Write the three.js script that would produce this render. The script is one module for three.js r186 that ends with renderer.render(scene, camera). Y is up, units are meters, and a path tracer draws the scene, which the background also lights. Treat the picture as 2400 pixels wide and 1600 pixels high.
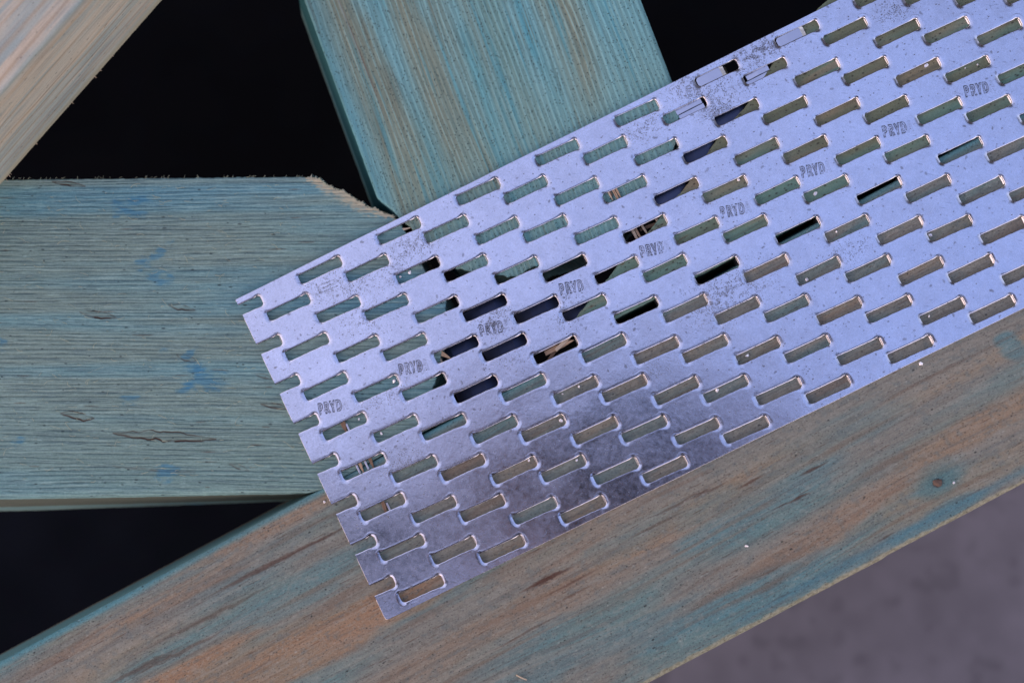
import * as THREE from 'three';
import { mergeGeometries, mergeVertices } from 'three/addons/utils/BufferGeometryUtils.js';
import { MarchingCubes } from 'three/addons/objects/MarchingCubes.js';
import { RoundedBoxGeometry } from 'three/addons/geometries/RoundedBoxGeometry.js';

// ---------------------------------------------------------------- camera, sky, sun, exposure
const MM = 0.001;
const scene = new THREE.Scene();
const camera = new THREE.PerspectiveCamera(2 * Math.atan(800 / 3500) * 180 / Math.PI, 1024 / 682, 0.01, 50);
const CAM = new THREE.Vector3(82.85 * MM, 415.01 * MM, 55.36 * MM);
const RIGHT = new THREE.Vector3(0.997697, -0.06779, -0.002351), UP = new THREE.Vector3(0.003338, 0.083681, -0.996487);
const FWD = new THREE.Vector3(-0.067748, -0.994184, -0.083715);
camera.matrixAutoUpdate = true;
camera.position.copy(CAM);
camera.quaternion.setFromRotationMatrix(new THREE.Matrix4().makeBasis(RIGHT, UP, FWD.clone().negate()));
camera.focus = 0.418;
camera.userData.fStop = 6.3;
camera.updateMatrixWorld();

const renderer = new THREE.WebGLRenderer({ antialias: true });
renderer.toneMapping = THREE.LinearToneMapping;
renderer.toneMappingExposure = 1.0;
renderer.shadowMap.enabled = true;
renderer.setSize(1024, 682);

const SUN = new THREE.Vector3(-0.55, 0.34, 0.78).normalize();
const SKY = (x, y, z) => { // evening sky: clear lavender blue overhead, paler all round, with a warm glow low on the sun's side
  const sm = (a, b, t) => { t = Math.min(1, Math.max(0, (t - a) / (b - a))); return t * t * (3 - 2 * t); };
  const hz = Math.hypot(x, z) || 1, az = (x * SUN.x + z * SUN.z) / hz / Math.hypot(SUN.x, SUN.z), warm = Math.pow((az + 1) / 2, 1.5);
  const near = (x * SUN.x + y * SUN.y + z * SUN.z + 1) / 2, side = sm(-.45, .35, x);
  const k = sm(.25, .985, y), f = .86 + .28 * near, g = y < 0 ? 1 - .6 * sm(0, .25, -y) : 1;
  return [[.61, .345, 2.5, 1.35], [.645, .465, 1.8, 1.4], [1.05, .98, 1.7, 1.65]].map(([zl, zr, lw, lc]) => { const low = lc + (lw - lc) * warm, zen = zl + (zr - zl) * side; return (low + (zen - low) * k) * f * g; });
};
const ILL = [0, 0, 0]; // what an open, level surface receives: turns the colours seen into surface colours
{
  const w = 512, h = 256, d = new Float32Array(w * h * 4);
  for (let j = 0; j < h; j++) for (let i = 0; i < w; i++) {
    const ph = (i + .5) / w * 2 * Math.PI - Math.PI, th = (j + .5) / h * Math.PI - Math.PI / 2, y = Math.sin(th), c = SKY(Math.cos(th) * Math.cos(ph), y, Math.cos(th) * Math.sin(ph)), o = (j * w + i) * 4;
    for (let k = 0; k < 3; k++) { d[o + k] = c[k]; if (y > 0) ILL[k] += c[k] * y * Math.cos(th) * (2 * Math.PI / w) * (Math.PI / h) / Math.PI; }
    d[o + 3] = 1;
  }
  const t = new THREE.DataTexture(d, w, h, THREE.RGBAFormat, THREE.FloatType);
  t.mapping = THREE.EquirectangularReflectionMapping; t.magFilter = t.minFilter = THREE.LinearFilter; t.needsUpdate = true;
  scene.background = t; scene.environment = t;
}
const sun = new THREE.DirectionalLight(new THREE.Color().setRGB(1, 0.72, 0.6), 0.6);
sun.position.copy(SUN).multiplyScalar(3); sun.castShadow = true; sun.shadow.radius = 36; sun.shadow.mapSize.set(2048, 2048);
Object.assign(sun.shadow.camera, { left: -1.2, right: 1.2, top: 1.2, bottom: -1.2, near: 0.1, far: 8 });
scene.add(sun); scene.add(sun.target);
for (let k = 0; k < 3; k++) ILL[k] *= [.76, .68, .55][k]; // less what the photographer, the camera and the added wall hold back

// ---------------------------------------------------------------- helpers
function rng(seed) { let a = seed >>> 0; return () => { a = (a + 0x6D2B79F5) | 0; let t = Math.imul(a ^ (a >>> 15), 1 | a); t = (t + Math.imul(t ^ (t >>> 7), 61 | t)) ^ t; return ((t ^ (t >>> 14)) >>> 0) / 4294967296; }; }
const HASH = new Float32Array(65536); { const r = rng(7); for (let i = 0; i < 65536; i++) HASH[i] = r(); }
const hsh = (i, j, s) => HASH[((Math.imul(i, 73856093) ^ Math.imul(j, 19349663) ^ Math.imul(s, 83492791)) >>> 3) & 65535];
function noise(x, y, s = 0) { // value noise, 0..1
  const i = Math.floor(x), j = Math.floor(y); let u = x - i, v = y - j; u = u * u * (3 - 2 * u); v = v * v * (3 - 2 * v);
  const a = hsh(i, j, s), b = hsh(i + 1, j, s), c = hsh(i, j + 1, s), d = hsh(i + 1, j + 1, s);
  return a + (b - a) * u + (c - a) * v + (a - b - c + d) * u * v;
}
const fbm = (x, y, s, n = 3) => { let a = 0, w = .5, t = 0; for (let k = 0; k < n; k++) { a += w * noise(x, y, s + k * 17); t += w; x *= 2.03; y *= 2.03; w *= .5; } return a / t; };
const clamp = (x, a = 0, b = 1) => Math.min(b, Math.max(a, x));
const sst = (a, b, x) => { x = clamp((x - a) / (b - a)); return x * x * (3 - 2 * x); };
const mix3 = (o, c, k) => { o[0] += (c[0] - o[0]) * k; o[1] += (c[1] - o[1]) * k; o[2] += (c[2] - o[2]) * k; };
const toLin = (v) => { v /= 255; return v <= 0.04045 ? v / 12.92 : Math.pow((v + 0.055) / 1.055, 2.4); };
const toS = (v) => (v <= 0.0031308 ? v * 12.92 : 1.055 * Math.pow(v, 1 / 2.4) - 0.055) * 255;
const SEEN = []; for (let c = 0; c < 3; c++) { SEEN.push(new Uint8Array(1024)); for (let i = 0; i < 1024; i++) SEEN[c][i] = clamp(toS(clamp(toLin(i / 1023 * 255) / ILL[c], 0.004, 0.9)), 0, 255); }
const seen = (v, c) => SEEN[c][clamp(Math.round(v / 255 * 1023), 0, 1023)];
// where the sight line through a spot of the 2400 x 1600 photograph meets the level y (mm) -> [x, z] in mm
function at(px, py, y = 0) {
  const d = RIGHT.clone().multiplyScalar((px - 1200) / 3500).addScaledVector(UP, -(py - 800) / 3500).add(FWD);
  const s = (y * MM - CAM.y) / d.y; return [(CAM.x + d.x * s) / MM, (CAM.z + d.z * s) / MM];
}
const used = {};
function numbered(n) { used[n] = (used[n] ?? -1) + 1; return used[n] ? n + '_' + String(used[n]).padStart(3, '0') : n; }
function tag(o, label, category, group) { o.userData.label = label; o.userData.category = category; if (group) o.userData.group = group; return o; }
function mesh(name, g, m, parent = scene) { const o = new THREE.Mesh(g, m); o.name = parent === scene ? numbered(name) : name; o.castShadow = o.receiveShadow = true; parent.add(o); return o; }
function tex(data, w, h, srgb, wrap = THREE.MirroredRepeatWrapping) {
  const t = new THREE.DataTexture(data, w, h, THREE.RGBAFormat, THREE.UnsignedByteType);
  if (srgb) t.colorSpace = THREE.SRGBColorSpace; t.magFilter = THREE.LinearFilter; t.minFilter = THREE.LinearMipmapLinearFilter; t.generateMipmaps = true;
  t.wrapS = t.wrapT = wrap; t.anisotropy = 8; t.needsUpdate = true; return t;
}
function geo(pos, idx, uv, nor) {
  const g = new THREE.BufferGeometry(); g.setAttribute('position', new THREE.Float32BufferAttribute(pos, 3));
  if (uv) g.setAttribute('uv', new THREE.Float32BufferAttribute(uv, 2)); if (idx) g.setIndex(idx);
  if (nor) g.setAttribute('normal', new THREE.Float32BufferAttribute(nor, 3)); else g.computeVertexNormals(); return g;
}

// ---------------------------------------------------------------- timber
const WOOD_Y = -1.32; // level of the timber's faces (mm); the plate's back lies on it
// frame of a beam: s runs along the grain, t across it, both in mm
function frame(p0, p1) { const dx = p1[0] - p0[0], dz = p1[1] - p0[1], l = Math.hypot(dx, dz); return { o: p0, d: [dx / l, dz / l], n: [-dz / l, dx / l], st(p) { const a = p[0] - p0[0], b = p[1] - p0[1]; return [a * this.d[0] + b * this.d[1], a * this.n[0] + b * this.n[1]]; } }; }
// colour + relief of one beam: fn(s, t, rgb) fills rgb with the colour seen (0..255) and returns the height (0..1)
function woodMaterial(s0, s1, t0, t1, ppm, fn, bump = 0.35, rough = 0.72, tone = [1, 1, 1, 1]) {
  const w = Math.min(2048, Math.round((s1 - s0) * ppm)), h = Math.min(2048, Math.round((t1 - t0) * ppm));
  const col = new Uint8Array(w * h * 4), hgt = new Uint8Array(w * h * 4), c = [0, 0, 0];
  for (let j = 0; j < h; j++) for (let i = 0; i < w; i++) {
    const s = s0 + (i + .5) / w * (s1 - s0), t = t0 + (j + .5) / h * (t1 - t0), o = (j * w + i) * 4;
    const z = fn(s, t, c), gm = (c[0] + c[1] + c[2]) / 3; for (let k = 0; k < 3; k++) c[k] = clamp((gm + (c[k] - gm) * tone[3]) * tone[k], 6, 250);
    col[o] = seen(c[0], 0); col[o + 1] = seen(c[1], 1); col[o + 2] = seen(c[2], 2); col[o + 3] = 255;
    hgt[o] = hgt[o + 1] = hgt[o + 2] = clamp(z) * 255; hgt[o + 3] = 255;
  }
  const m = new THREE.MeshPhysicalMaterial({ map: tex(col, w, h, true), bumpMap: tex(hgt, w, h, false), bumpScale: bump * MM, roughness: rough, specularIntensity: 0.35 });
  m.userData = { s0, s1, t0, t1 }; return m;
}
// outline: [[x, z, {r, splay, rag}], ...] the options hold for the edge that starts at that corner
function beamGeometry(outline, fr, mat, y0, depth, seed) {
  const P = [], N = outline.length;
  let area = 0; for (let i = 0; i < N; i++) { const a = outline[i], b = outline[(i + 1) % N]; area += a[0] * b[1] - b[0] * a[1]; }
  const sg = area > 0 ? 1 : -1;
  for (let i = 0; i < N; i++) {
    const a = outline[i], b = outline[(i + 1) % N], e = Object.assign({ r: 0.5, splay: 0, rag: 0.04 }, a[2]);
    const L = Math.hypot(b[0] - a[0], b[1] - a[1]), n = Math.max(1, Math.round(L / (e.step ?? 0.7)));
    const nx = (b[1] - a[1]) / L * sg, nz = -(b[0] - a[0]) / L * sg;
    for (let k = 0; k < n; k++) { const f = k / n; P.push({ x: a[0] + (b[0] - a[0]) * f, z: a[1] + (b[1] - a[1]) * f, nx, nz, r: e.r, sp: e.splay2 !== undefined ? e.splay + (e.splay2 - e.splay) * f : e.splay, rag: e.rag, spike: e.spike ?? 0, q: i * 31 + k * (L / n) }); }
  }
  const M = P.length, S = P.map((p, i) => { // smooth normals and sizes over corners
    let nx = 0, nz = 0, r = 0, sp = 0; for (let k = -3; k <= 3; k++) { const q = P[(i + k + M) % M]; nx += q.nx; nz += q.nz; r += q.r; sp += q.sp; }
    const l = Math.hypot(nx, nz) || 1; nx /= l; nz /= l; r /= 7; sp /= 7;
    const j = p.rag * (fbm(p.q * 0.9, seed, seed + 3, 3) - .5) * 2 + p.rag * 0.8 * (noise(p.q * .12, 3, seed + 9) - .5) * 2
      + p.spike * Math.pow(noise(p.q * 2.3, 1, seed + 5), 3);
    return { x: p.x + nx * j, z: p.z + nz * j, nx, nz, r, sp };
  });
  const { s0, s1, t0, t1 } = mat.userData, pos = [], uv = [], idx = [];
  const put = (x, y, z, e, nx, nz) => { pos.push(x * MM, y * MM, z * MM); const [s, t] = fr.st([x + nx * e, z + nz * e]); uv.push((s - s0) / (s1 - s0), (t - t0) / (t1 - t0)); };
  const top = S.map((p) => new THREE.Vector2(p.x - p.nx * p.r, p.z - p.nz * p.r));
  const tris = THREE.ShapeUtils.triangulateShape(top, []);
  top.forEach((p) => put(p.x, y0, p.y, 0, 0, 0));
  const flip = (a, b, c) => { const cr = (top[b].x - top[a].x) * (top[c].y - top[a].y) - (top[c].x - top[a].x) * (top[b].y - top[a].y); return cr > 0; };
  for (const [a, b, c] of tris) flip(a, b, c) ? idx.push(a, c, b) : idx.push(a, b, c);
  const topG = geo(pos, idx, uv, new Array(M).fill([0, 1, 0]).flat());
  const p2 = [], u2 = []; const put2 = (x, y, z, e, nx, nz) => { p2.push(x * MM, y * MM, z * MM); const [s, t] = fr.st([x + nx * e, z + nz * e]); u2.push((s - s0) / (s1 - s0), (t - t0) / (t1 - t0)); };
  const n2 = [], i2 = [];
  const lv = []; for (let k = 0; k <= 4; k++) { const a = k / 4 * Math.PI / 2; lv.push({ in: 1 - Math.sin(a), dn: 1 - Math.cos(a), a, e: a }); }
  for (let k = 0; k < 5; k++) for (const p of S) { const l = lv[k]; put2(p.x - p.nx * p.r * l.in, y0 - p.r * l.dn, p.z - p.nz * p.r * l.in, p.r * (l.e - 1 + l.in), p.nx, p.nz); n2.push(p.nx * Math.sin(l.a), Math.cos(l.a), p.nz * Math.sin(l.a)); }
  for (const q of [0, 0.5, 1]) for (const p of S) { const dd = (depth - p.r) * q, o = p.sp * dd; p2.push((p.x + p.nx * o) * MM, (y0 - p.r - dd) * MM, (p.z + p.nz * o) * MM); const [s, t] = fr.st([p.x + p.nx * (p.r + dd), p.z + p.nz * (p.r + dd)]); u2.push((s - s0) / (s1 - s0), (t - t0) / (t1 - t0)); const l = Math.hypot(1, p.sp); n2.push(p.nx / l, p.sp / l, p.nz / l); }
  for (let k = 0; k < 7; k++) if (k !== 4) for (let i = 0; i < M; i++) { const j = (i + 1) % M, a = k * M + i, b = k * M + j, c = a + M, d = b + M; sg > 0 ? i2.push(a, b, c, b, d, c) : i2.push(a, c, b, b, c, d); }
  const base = p2.length / 3; // the underside
  for (const p of S) { const o = p.sp * (depth - p.r); p2.push((p.x + p.nx * o) * MM, (y0 - depth) * MM, (p.z + p.nz * o) * MM); u2.push(0.5, 0.5); n2.push(0, -1, 0); }
  for (const [a, b, c] of tris) flip(a, b, c) ? i2.push(base + a, base + b, base + c) : i2.push(base + a, base + c, base + b);
  return mergeGeometries([topG, geo(p2, i2, u2, n2)]);
}
const W2 = (x, y, o) => [...at(x, y, WOOD_Y), o];

// fine specks and dashes used by every beam
function specks(s, t, seed, dens, len = 1) { // 0..1: dark dots, a little longer along the grain
  let v = 0; const cs = 1.1 * len, ct = 1.1;
  const i = Math.floor(s / cs), j = Math.floor(t / ct);
  for (let a = -1; a <= 1; a++) for (let b = -1; b <= 1; b++) {
    const q = hsh(i + a, j + b, seed); if (q > dens) continue;
    const x = (i + a + hsh(i + a, j + b, seed + 1)) * cs, y = (j + b + hsh(i + a, j + b, seed + 2)) * ct, r = 0.05 + 0.16 * Math.pow(hsh(i + a, j + b, seed + 3), 2);
    const dx = (s - x) / len / (1 + hsh(i + a, j + b, seed + 4)), dy = t - y, d = Math.hypot(dx, dy);
    if (d < r * 1.5) v = Math.max(v, 1 - sst(r * .6, r * 1.5, d));
  }
  return v;
}
function dashes(s, t, seed, dens, cell = 9, wid = 0.14) { // short resin streaks along the grain
  let v = 0; const i = Math.floor(s / cell), j = Math.floor(t / 1.6);
  for (let a = -1; a <= 1; a++) for (let b = -1; b <= 1; b++) {
    if (hsh(i + a, j + b, seed) > dens) continue;
    const x = (i + a + hsh(i + a, j + b, seed + 1)) * cell, y = (j + b + hsh(i + a, j + b, seed + 2)) * 1.6 + (noise(s * .35, j + b, seed + 6) - .5) * .25, L = cell * (.2 + .75 * hsh(i + a, j + b, seed + 3)) / 2;
    const dx = Math.abs(s - x) / L, dy = Math.abs(t - y) / (wid * (1 - dx * .7));
    if (dx < 1 && dy < 1.6) v = Math.max(v, (1 - sst(.5, 1.6, dy)) * (1 - sst(.6, 1, dx)) * (.5 + .5 * hsh(i + a, j + b, seed + 4)));
  }
  return v;
}

// --- left beam: rough sawn, blue green, horizontal
const frL = frame(W2(0, 420), W2(719, 414));
const scarsL = [[229, 737, 5.5, 1.0, .9], [425, 720, 4, .7, .6], [180, 974, 5, 1.0, .9], [385, 1022, 15, 1.3, 1], [620, 880, 4, .5, .35], [650, 952, 5, .6, .7], [437, 838, 3, .8, .5], [160, 430, 5, .6, .8], [560, 1095, 3, .6, .4], [360, 1100, 12, .25, .3]]
  .map(([x, y, L, h, k]) => [...frL.st(W2(x, y)), L, h, k]);
const inkL = [[362, 600, 2.6, .6, 6.5], [440, 832, 2, .5, 4], [455, 862, 4, 0, 3], [430, 908, 3, .1, 3.2], [300, 470, 8, 0, 3], [300, 500, 7, 0, 2.5], [480, 890, 8, 0, 5], [330, 610, 3, .2, 2], [370, 650, 5, 0, 3], [395, 815, 4, 0, 2], [5, 800, 2, 0, 3], [45, 1040, 4, 0, 2.5], [300, 935, 4, 0, 2.5], [385, 1105, 5, 0, 4]]
  .map(([x, y, a, sl, b]) => [...frL.st(W2(x, y)), a * .8, sl, b * .75]);
const cutL = [[719, 414], [764, 433], [800, 446], [864, 484], [926, 508]].map(([x, y]) => frL.st(W2(x, y)));
const sideL = frL.st(W2(0, 1168))[1];
function woodL(s, t, c) {
  const wob = (fbm(s * .01, t * .02, 3, 2) - .5) * 2.2, tt = t + wob + (noise(s * .05, t * .22, 5) - .5) * .16 + (noise(s * .25, t * .8, 6) - .5) * .07;
  c[0] = 102; c[1] = 128; c[2] = 134;
  mix3(c, [84, 122, 142], sst(.42, .75, fbm(s * .012 + 3, tt * .05, 11, 3)) * .7);
  mix3(c, [118, 122, 114], sst(.42, .7, fbm(s * .008, tt * .14 + 8, 21, 3)) * .75);
  mix3(c, [104, 122, 120], sst(50, 88, t) * .6);
  mix3(c, [118, 120, 112], sst(2.6, 1.2, t) * .35);
  // close rings: a pale band and a thin dark line for each
  const p = tt / 1.22 + (noise(s * .03, tt * .5, 31) - .5) * .9, ph = p - Math.floor(p), row = Math.floor(p), ww = .25 + .75 * noise(s * .04, row * 3.3, 33);
  const pale = Math.pow(.5 - .5 * Math.cos(ph * 6.283), 1.6) * ww, dkl = Math.pow(.5 + .5 * Math.cos((ph + .06) * 6.283), 7) * sst(.3, .72, noise(s * .09, row * 5.1, 35) * .6 + noise(s * .4, row * 7.7, 36) * .4);
  mix3(c, [134, 146, 146], pale * .42); mix3(c, [64, 76, 82], dkl * .5);
  const fine = fbm(s * .12, tt * 3.4, 37, 2), hair = noise(s * .5, tt * 7, 39);
  mix3(c, [78, 92, 100], sst(.48, .2, fine) * .4); mix3(c, [150, 164, 164], sst(.6, .85, fine) * .35);
  const li = sst(.66, .9, hair) * sst(.4, .7, noise(s * .13, tt * 1.6, 51)); mix3(c, [158, 172, 170], li * .4);
  const bl = dashes(s, tt, 47, .17, 6, .09); mix3(c, [50, 54, 56], bl * .4); const br = dashes(s + 3, tt, 49, .035, 8, .16); mix3(c, [82, 60, 52], br * .6);
  const g = (hsh(Math.floor(s * 7), Math.floor(t * 7), 5) - .5) * 14 + (noise(s * 2.2, t * 4, 53) - .5) * 12; c[0] += g; c[1] += g; c[2] += g;
  let rimv = 0;
  for (const [a, b, L, h, k] of scarsL) { // lens shaped scars with brown rims
    const dx = (s - a) / L; if (Math.abs(dx) > 1) continue; const e = (1 - dx * dx) * h * (1 + .5 * (noise(s * .9, b, 61) - .5)), mid = b + dx * .8 + (noise(s * .4, b, 63) - .5) * .5, dy = t - mid;
    const rim = Math.max(1 - sst(.08, .36, Math.abs(dy - e)), .8 * (1 - sst(.04, .22, Math.abs(dy + e)))) * sst(.0, .5, noise(s * .7, b + dy, 67)) * (1 - Math.abs(dx) * .6);
    if (Math.abs(dy) < e) mix3(c, [98, 100, 94], .35 * k); mix3(c, [54, 34, 30], clamp(rim * k * 1.25)); rimv = Math.max(rimv, rim * k);
  }
  for (const [a, b, L, sl, h] of inkL) {
    const dy = (t - b) / h, dx = (s - a + dy * sl * h * 1.6) / L; const d = dx * dx + dy * dy; if (d > 2) continue;
    const k = sst(.1, .9, (1.6 - d) * .5 + (fbm(s * .35, t * .7, 71, 3) - .5) * 1.7) * (.3 + .7 * sst(.3, .7, 1 - pale * .6 + (noise(s * .2, t * 2, 73) - .5) * .8)); mix3(c, [50, 102, 140], k * k * .48);
  }
  mix3(c, [40, 46, 50], specks(s, t, 81, .05, 1.6) * .7);
  // fresh torn wood along the cut end
  let dm = 1e9; for (let i = 0; i < cutL.length - 1; i++) { const [ax, ay] = cutL[i], [bx, by] = cutL[i + 1], k = clamp(((s - ax) * (bx - ax) + (t - ay) * (by - ay)) / ((bx - ax) ** 2 + (by - ay) ** 2)); const d = Math.hypot(s - ax - (bx - ax) * k, t - ay - (by - ay) * k); if (d < dm) dm = d; }
  const mid = Math.exp(-Math.pow((s - cutL[1][0] - 6) / 10, 2)), raw = 1 - sst(.3, 1.0 + 3.2 * mid, dm + (noise(s * 1.4, t * 3.2, 91) - .5) * 2.4);
  if (raw > 0) mix3(c, [176, 150, 128], raw * .85);
  mix3(c, [84, 80, 72], sst(sideL + .4, sideL + 1.6, t) * .85); // the lower side took little dye
  return .6 + pale * .16 - dkl * .45 - bl * .3 - rimv * .4 + (fine - .5) * .35 + (hair - .5) * .2;
}
const matL = woodMaterial(-12, 128, -8, 104, 7, woodL, 0.42, .8, [.965, .99, .98, .98]);
const leftBeam = mesh('timber_beam', beamGeometry([
  W2(-160, 422.5, { r: .5, rag: .05, spike: .25 }), W2(719, 414, { r: .25, rag: .35, spike: 1.2, step: .25 }), W2(746, 418.5, { r: .25, rag: .3, spike: .9, step: .2 }), W2(764, 434, { r: .25, rag: .3, spike: .9, step: .2 }), W2(800, 447, { r: .25, rag: .3, spike: .9, step: .2 }), W2(864, 485, { r: .2, rag: .3, spike: .8, step: .2 }),
  W2(926, 508, { r: .3, rag: .5 }), W2(944, 532, { r: .3, rag: .5, spike: .6 }), W2(986, 614, { r: .3, rag: .5, spike: .6 }), W2(1043, 706, { r: .3, rag: .5, spike: .8 }), W2(1040, 820, { r: .3, rag: .5, spike: .8 }), W2(1017, 905, { r: .3, rag: .3 }),
  W2(1004, 1005, { r: .4, rag: .05 }), W2(752, 1148, { r: .8, rag: .03, splay: -.05 }), W2(716, 1157, { r: 2.2, rag: .08, splay: .075, splay2: .115 }), W2(0, 1172, { r: 2.2, rag: .08, splay: .115 }), W2(-160, 1176, { r: .5, rag: .1 })], frL, matL, WOOD_Y, 35, 3), matL);
tag(leftBeam, 'blue-green rough sawn timber coming in from the left, its clipped end under the metal plate', 'timber beam');

// --- middle beam: planed in ribs, coming down from the top
const frM = frame(W2(712, 0), W2(888, 472));
function woodM(s, t, c) { // t runs from the left edge (0) towards -90 or +90
  const a = Math.abs(t), wob = (fbm(s * .012, a * .05, 103, 2) - .5) * 3.5 + s * .012, tt = a + wob;
  c[0] = 110; c[1] = 142; c[2] = 150;
  mix3(c, [84, 132, 142], sst(.45, .78, fbm(s * .014, tt * .1, 111, 3)) * .65 * sst(95, 35, s));
  mix3(c, [124, 118, 104], sst(.48, .8, fbm(s * .008 + 4, tt * .11, 121, 3)) * .75);
  for (const [b, w, k, s0, s1] of [[26, 4.2, .8, -40, 70], [31, 2.6, .6, 20, 80], [68, 4, .8, -40, 60], [50, 5, .4, -10, 70], [12, 3, .5, 0, 70], [7, 1.2, .6, -40, 30], [44, 2, .4, 0, 60], [16, 1.6, .5, 10, 60]])
    mix3(c, [130, 116, 98], Math.exp(-Math.pow((tt - b - (noise(s * .03, b, 123) - .5) * 4) / w, 2)) * k * sst(s1 + 15, s1 - 15, s) * sst(s0 - 5, s0 + 5, s));
  const red = Math.exp(-Math.pow((tt - 9.5 - s * .03) / .35, 2)); mix3(c, [118, 78, 66], red * .6 * sst(48, 20, s));
  const p = tt / 1.62 + (noise(s * .05, tt * .3, 131) - .5) * .5, rb = .5 + .5 * Math.cos(p * 2 * Math.PI), rk = sst(.15, .55, noise(s * .02, Math.floor(p) * 3.7, 133));
  const rib = Math.pow(rb, 4) * (.35 + .65 * rk) * sst(0, 8, a);
  mix3(c, [146, 184, 194], rib * .45); mix3(c, [84, 104, 106], Math.pow(1 - rb, 2.5) * .22);
  const fi = fbm(s * .14, tt * 3, 145, 2); mix3(c, [78, 96, 98], sst(.46, .2, fi) * .35); mix3(c, [150, 168, 166], sst(.62, .86, fi) * .3);
  mix3(c, [74, 130, 148], sst(.62, .85, fbm(s * .03, tt * .8, 137, 2)) * .5);
  mix3(c, [92, 78, 64], sst(.72, .9, fbm(s * .03 + 3, tt * 1.1, 139, 2)) * .45);
  mix3(c, [122, 134, 128], sst(35, 80, s) * .35);
  mix3(c, [80, 128, 146], sst(4, 1, a) * .3);
  const dk = specks(s * 1.6, t * 1.6, 141, .5, 1.5), d2 = specks(t * 1.9, s * 1.5, 147, .3, 1.6);
  mix3(c, [44, 54, 56], dk * .65); mix3(c, [40, 46, 48], d2 * .65);
  mix3(c, [40, 80, 88], sst(.9, 1.8, t) * .9);  // left side face: teal dye painted darker, shade put into the colour
  const g = (hsh(Math.floor(s * 7), Math.floor(t * 7), 6) - .5) * 12; c[0] += g; c[1] += g; c[2] += g;
  return .5 + rib * .28 - Math.pow(1 - rb, 3) * .1 + (fbm(s * .1, tt * 2.5, 151, 2) - .5) * .35 - dk * .3;
}
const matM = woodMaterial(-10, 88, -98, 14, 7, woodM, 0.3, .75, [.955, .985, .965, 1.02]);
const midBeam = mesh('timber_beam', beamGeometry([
  W2(683, -80, { r: .8, rag: .06, splay: .16 }), W2(712, 0, { r: .8, rag: .06, splay: .16, splay2: .16 }), W2(852, 380, { r: .8, rag: .06, splay: .16 }), W2(884, 466, { r: .8, rag: .15, splay: .1 }), W2(926, 500, { r: .5, rag: .3, splay: .02 }),
  W2(1000, 572, { r: .3, rag: .5 }), W2(1066, 626, { r: .3, rag: .5 }), W2(1110, 640, { r: .3, rag: .5, spike: .5 }), W2(1213, 648, { r: .3, rag: .5 }), W2(1290, 608, { r: .3, rag: .5 }), W2(1400, 578, { r: .3, rag: .4 }), W2(1475, 520, { r: .3, rag: .4 }), W2(1530, 445, { r: .3, rag: .4 }), W2(1579, 348, { r: .3, rag: .3 }), W2(1592, 268, { r: .5, rag: .1 }),
  W2(1599, 248, { r: 1.2, rag: .04 }), W2(1480, -60, { r: .5, rag: .02 })], frM, matM, WOOD_Y, 35, 13), matM);
tag(midBeam, 'ribbed teal timber with brown streaks, coming down from the top into the plate', 'timber beam');

// --- lower beam: smooth planed, brown and cyan, running up to the right
const frB = frame(W2(0, 1548), W2(2298, 319));
const markB = [[1281, 1358, 9, .55, 1], [1330, 1370, 10, .25, .5], [1340, 1395, 8, .25, .5], [1255, 1470, 9, .25, .4], [1200, 1500, 10, .2, .35], [1760, 1130, 5, .3, .7], [1905, 1100, 5, .35, .8], [1875, 1165, 4, .3, .8], [1850, 1175, 6, .18, .5], [2075, 1260, 4, .2, .5], [1660, 1150, 8, .3, .5], [1800, 1340, 6, .2, .5], [620, 1330, 22, .55, .7], [500, 1440, 25, .45, .45], [760, 1260, 14, .3, .5], [420, 1530, 16, .5, .5], [340, 1560, 14, .7, .6], [1830, 1400, 6, .2, .6], [2270, 1160, 8, .15, .4], [1590, 1180, 14, .25, .45], [1540, 1230, 10, .3, .4]]
  .map(([x, y, L, h, k]) => [...frB.st(W2(x, y)), L, h, k]);
const warmB = [[620, 1560, 40, 5.5, 1.2], [760, 1530, 30, 2.5, 1.1], [400, 1590, 26, 3, 1.1], [900, 1410, 20, 3.5, .6], [520, 1600, 20, 4, .9], [820, 1480, 32, 4, .9], [1150, 1490, 40, 5, .4], [300, 1440, 30, 3, .5], [700, 1190, 20, 3, .5], [1700, 1170, 24, 4, .5], [2050, 1180, 22, 3.5, .6], [1950, 1240, 22, 3, .5], [1400, 1330, 30, 3, .4], [520, 1290, 20, 2, .5], [1300, 1270, 30, 5, .3], [2300, 1000, 20, 4, .4]].map(([x, y, L, h, k]) => [...frB.st(W2(x, y)), L, h, k]);
const coolB = [[1700, 1210, 13, 6, 1], [1850, 1130, 16, 5, .9], [1780, 1390, 22, 2.6, 1], [1660, 1430, 24, 3, .9], [2250, 1180, 9, 2, 1.2], [2160, 1240, 12, 2, 1], [1930, 1350, 14, 2, .9], [1300, 1560, 26, 3.5, .8], [1450, 1500, 22, 3, .8], [350, 1390, 16, 3, .6], [850, 1290, 18, 3, .6], [1500, 1250, 16, 3.4, .5], [2200, 1115, 8, 3.5, .8], [700, 1400, 20, 3.5, .6], [560, 1370, 18, 2.5, .5], [2370, 810, 3, 3.5, 1.2], [1050, 1390, 14, 3, .5], [1990, 1010, 16, 4, .5], [1030, 985, 14, 2, .8], [1180, 1530, 16, 4, .6], [1380, 1110, 30, 6, .5], [1600, 940, 30, 6, .45]].map(([x, y, L, h, k]) => [...frB.st(W2(x, y)), L, h, k]);
const knotB = frB.st(W2(2199, 1131));
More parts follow.
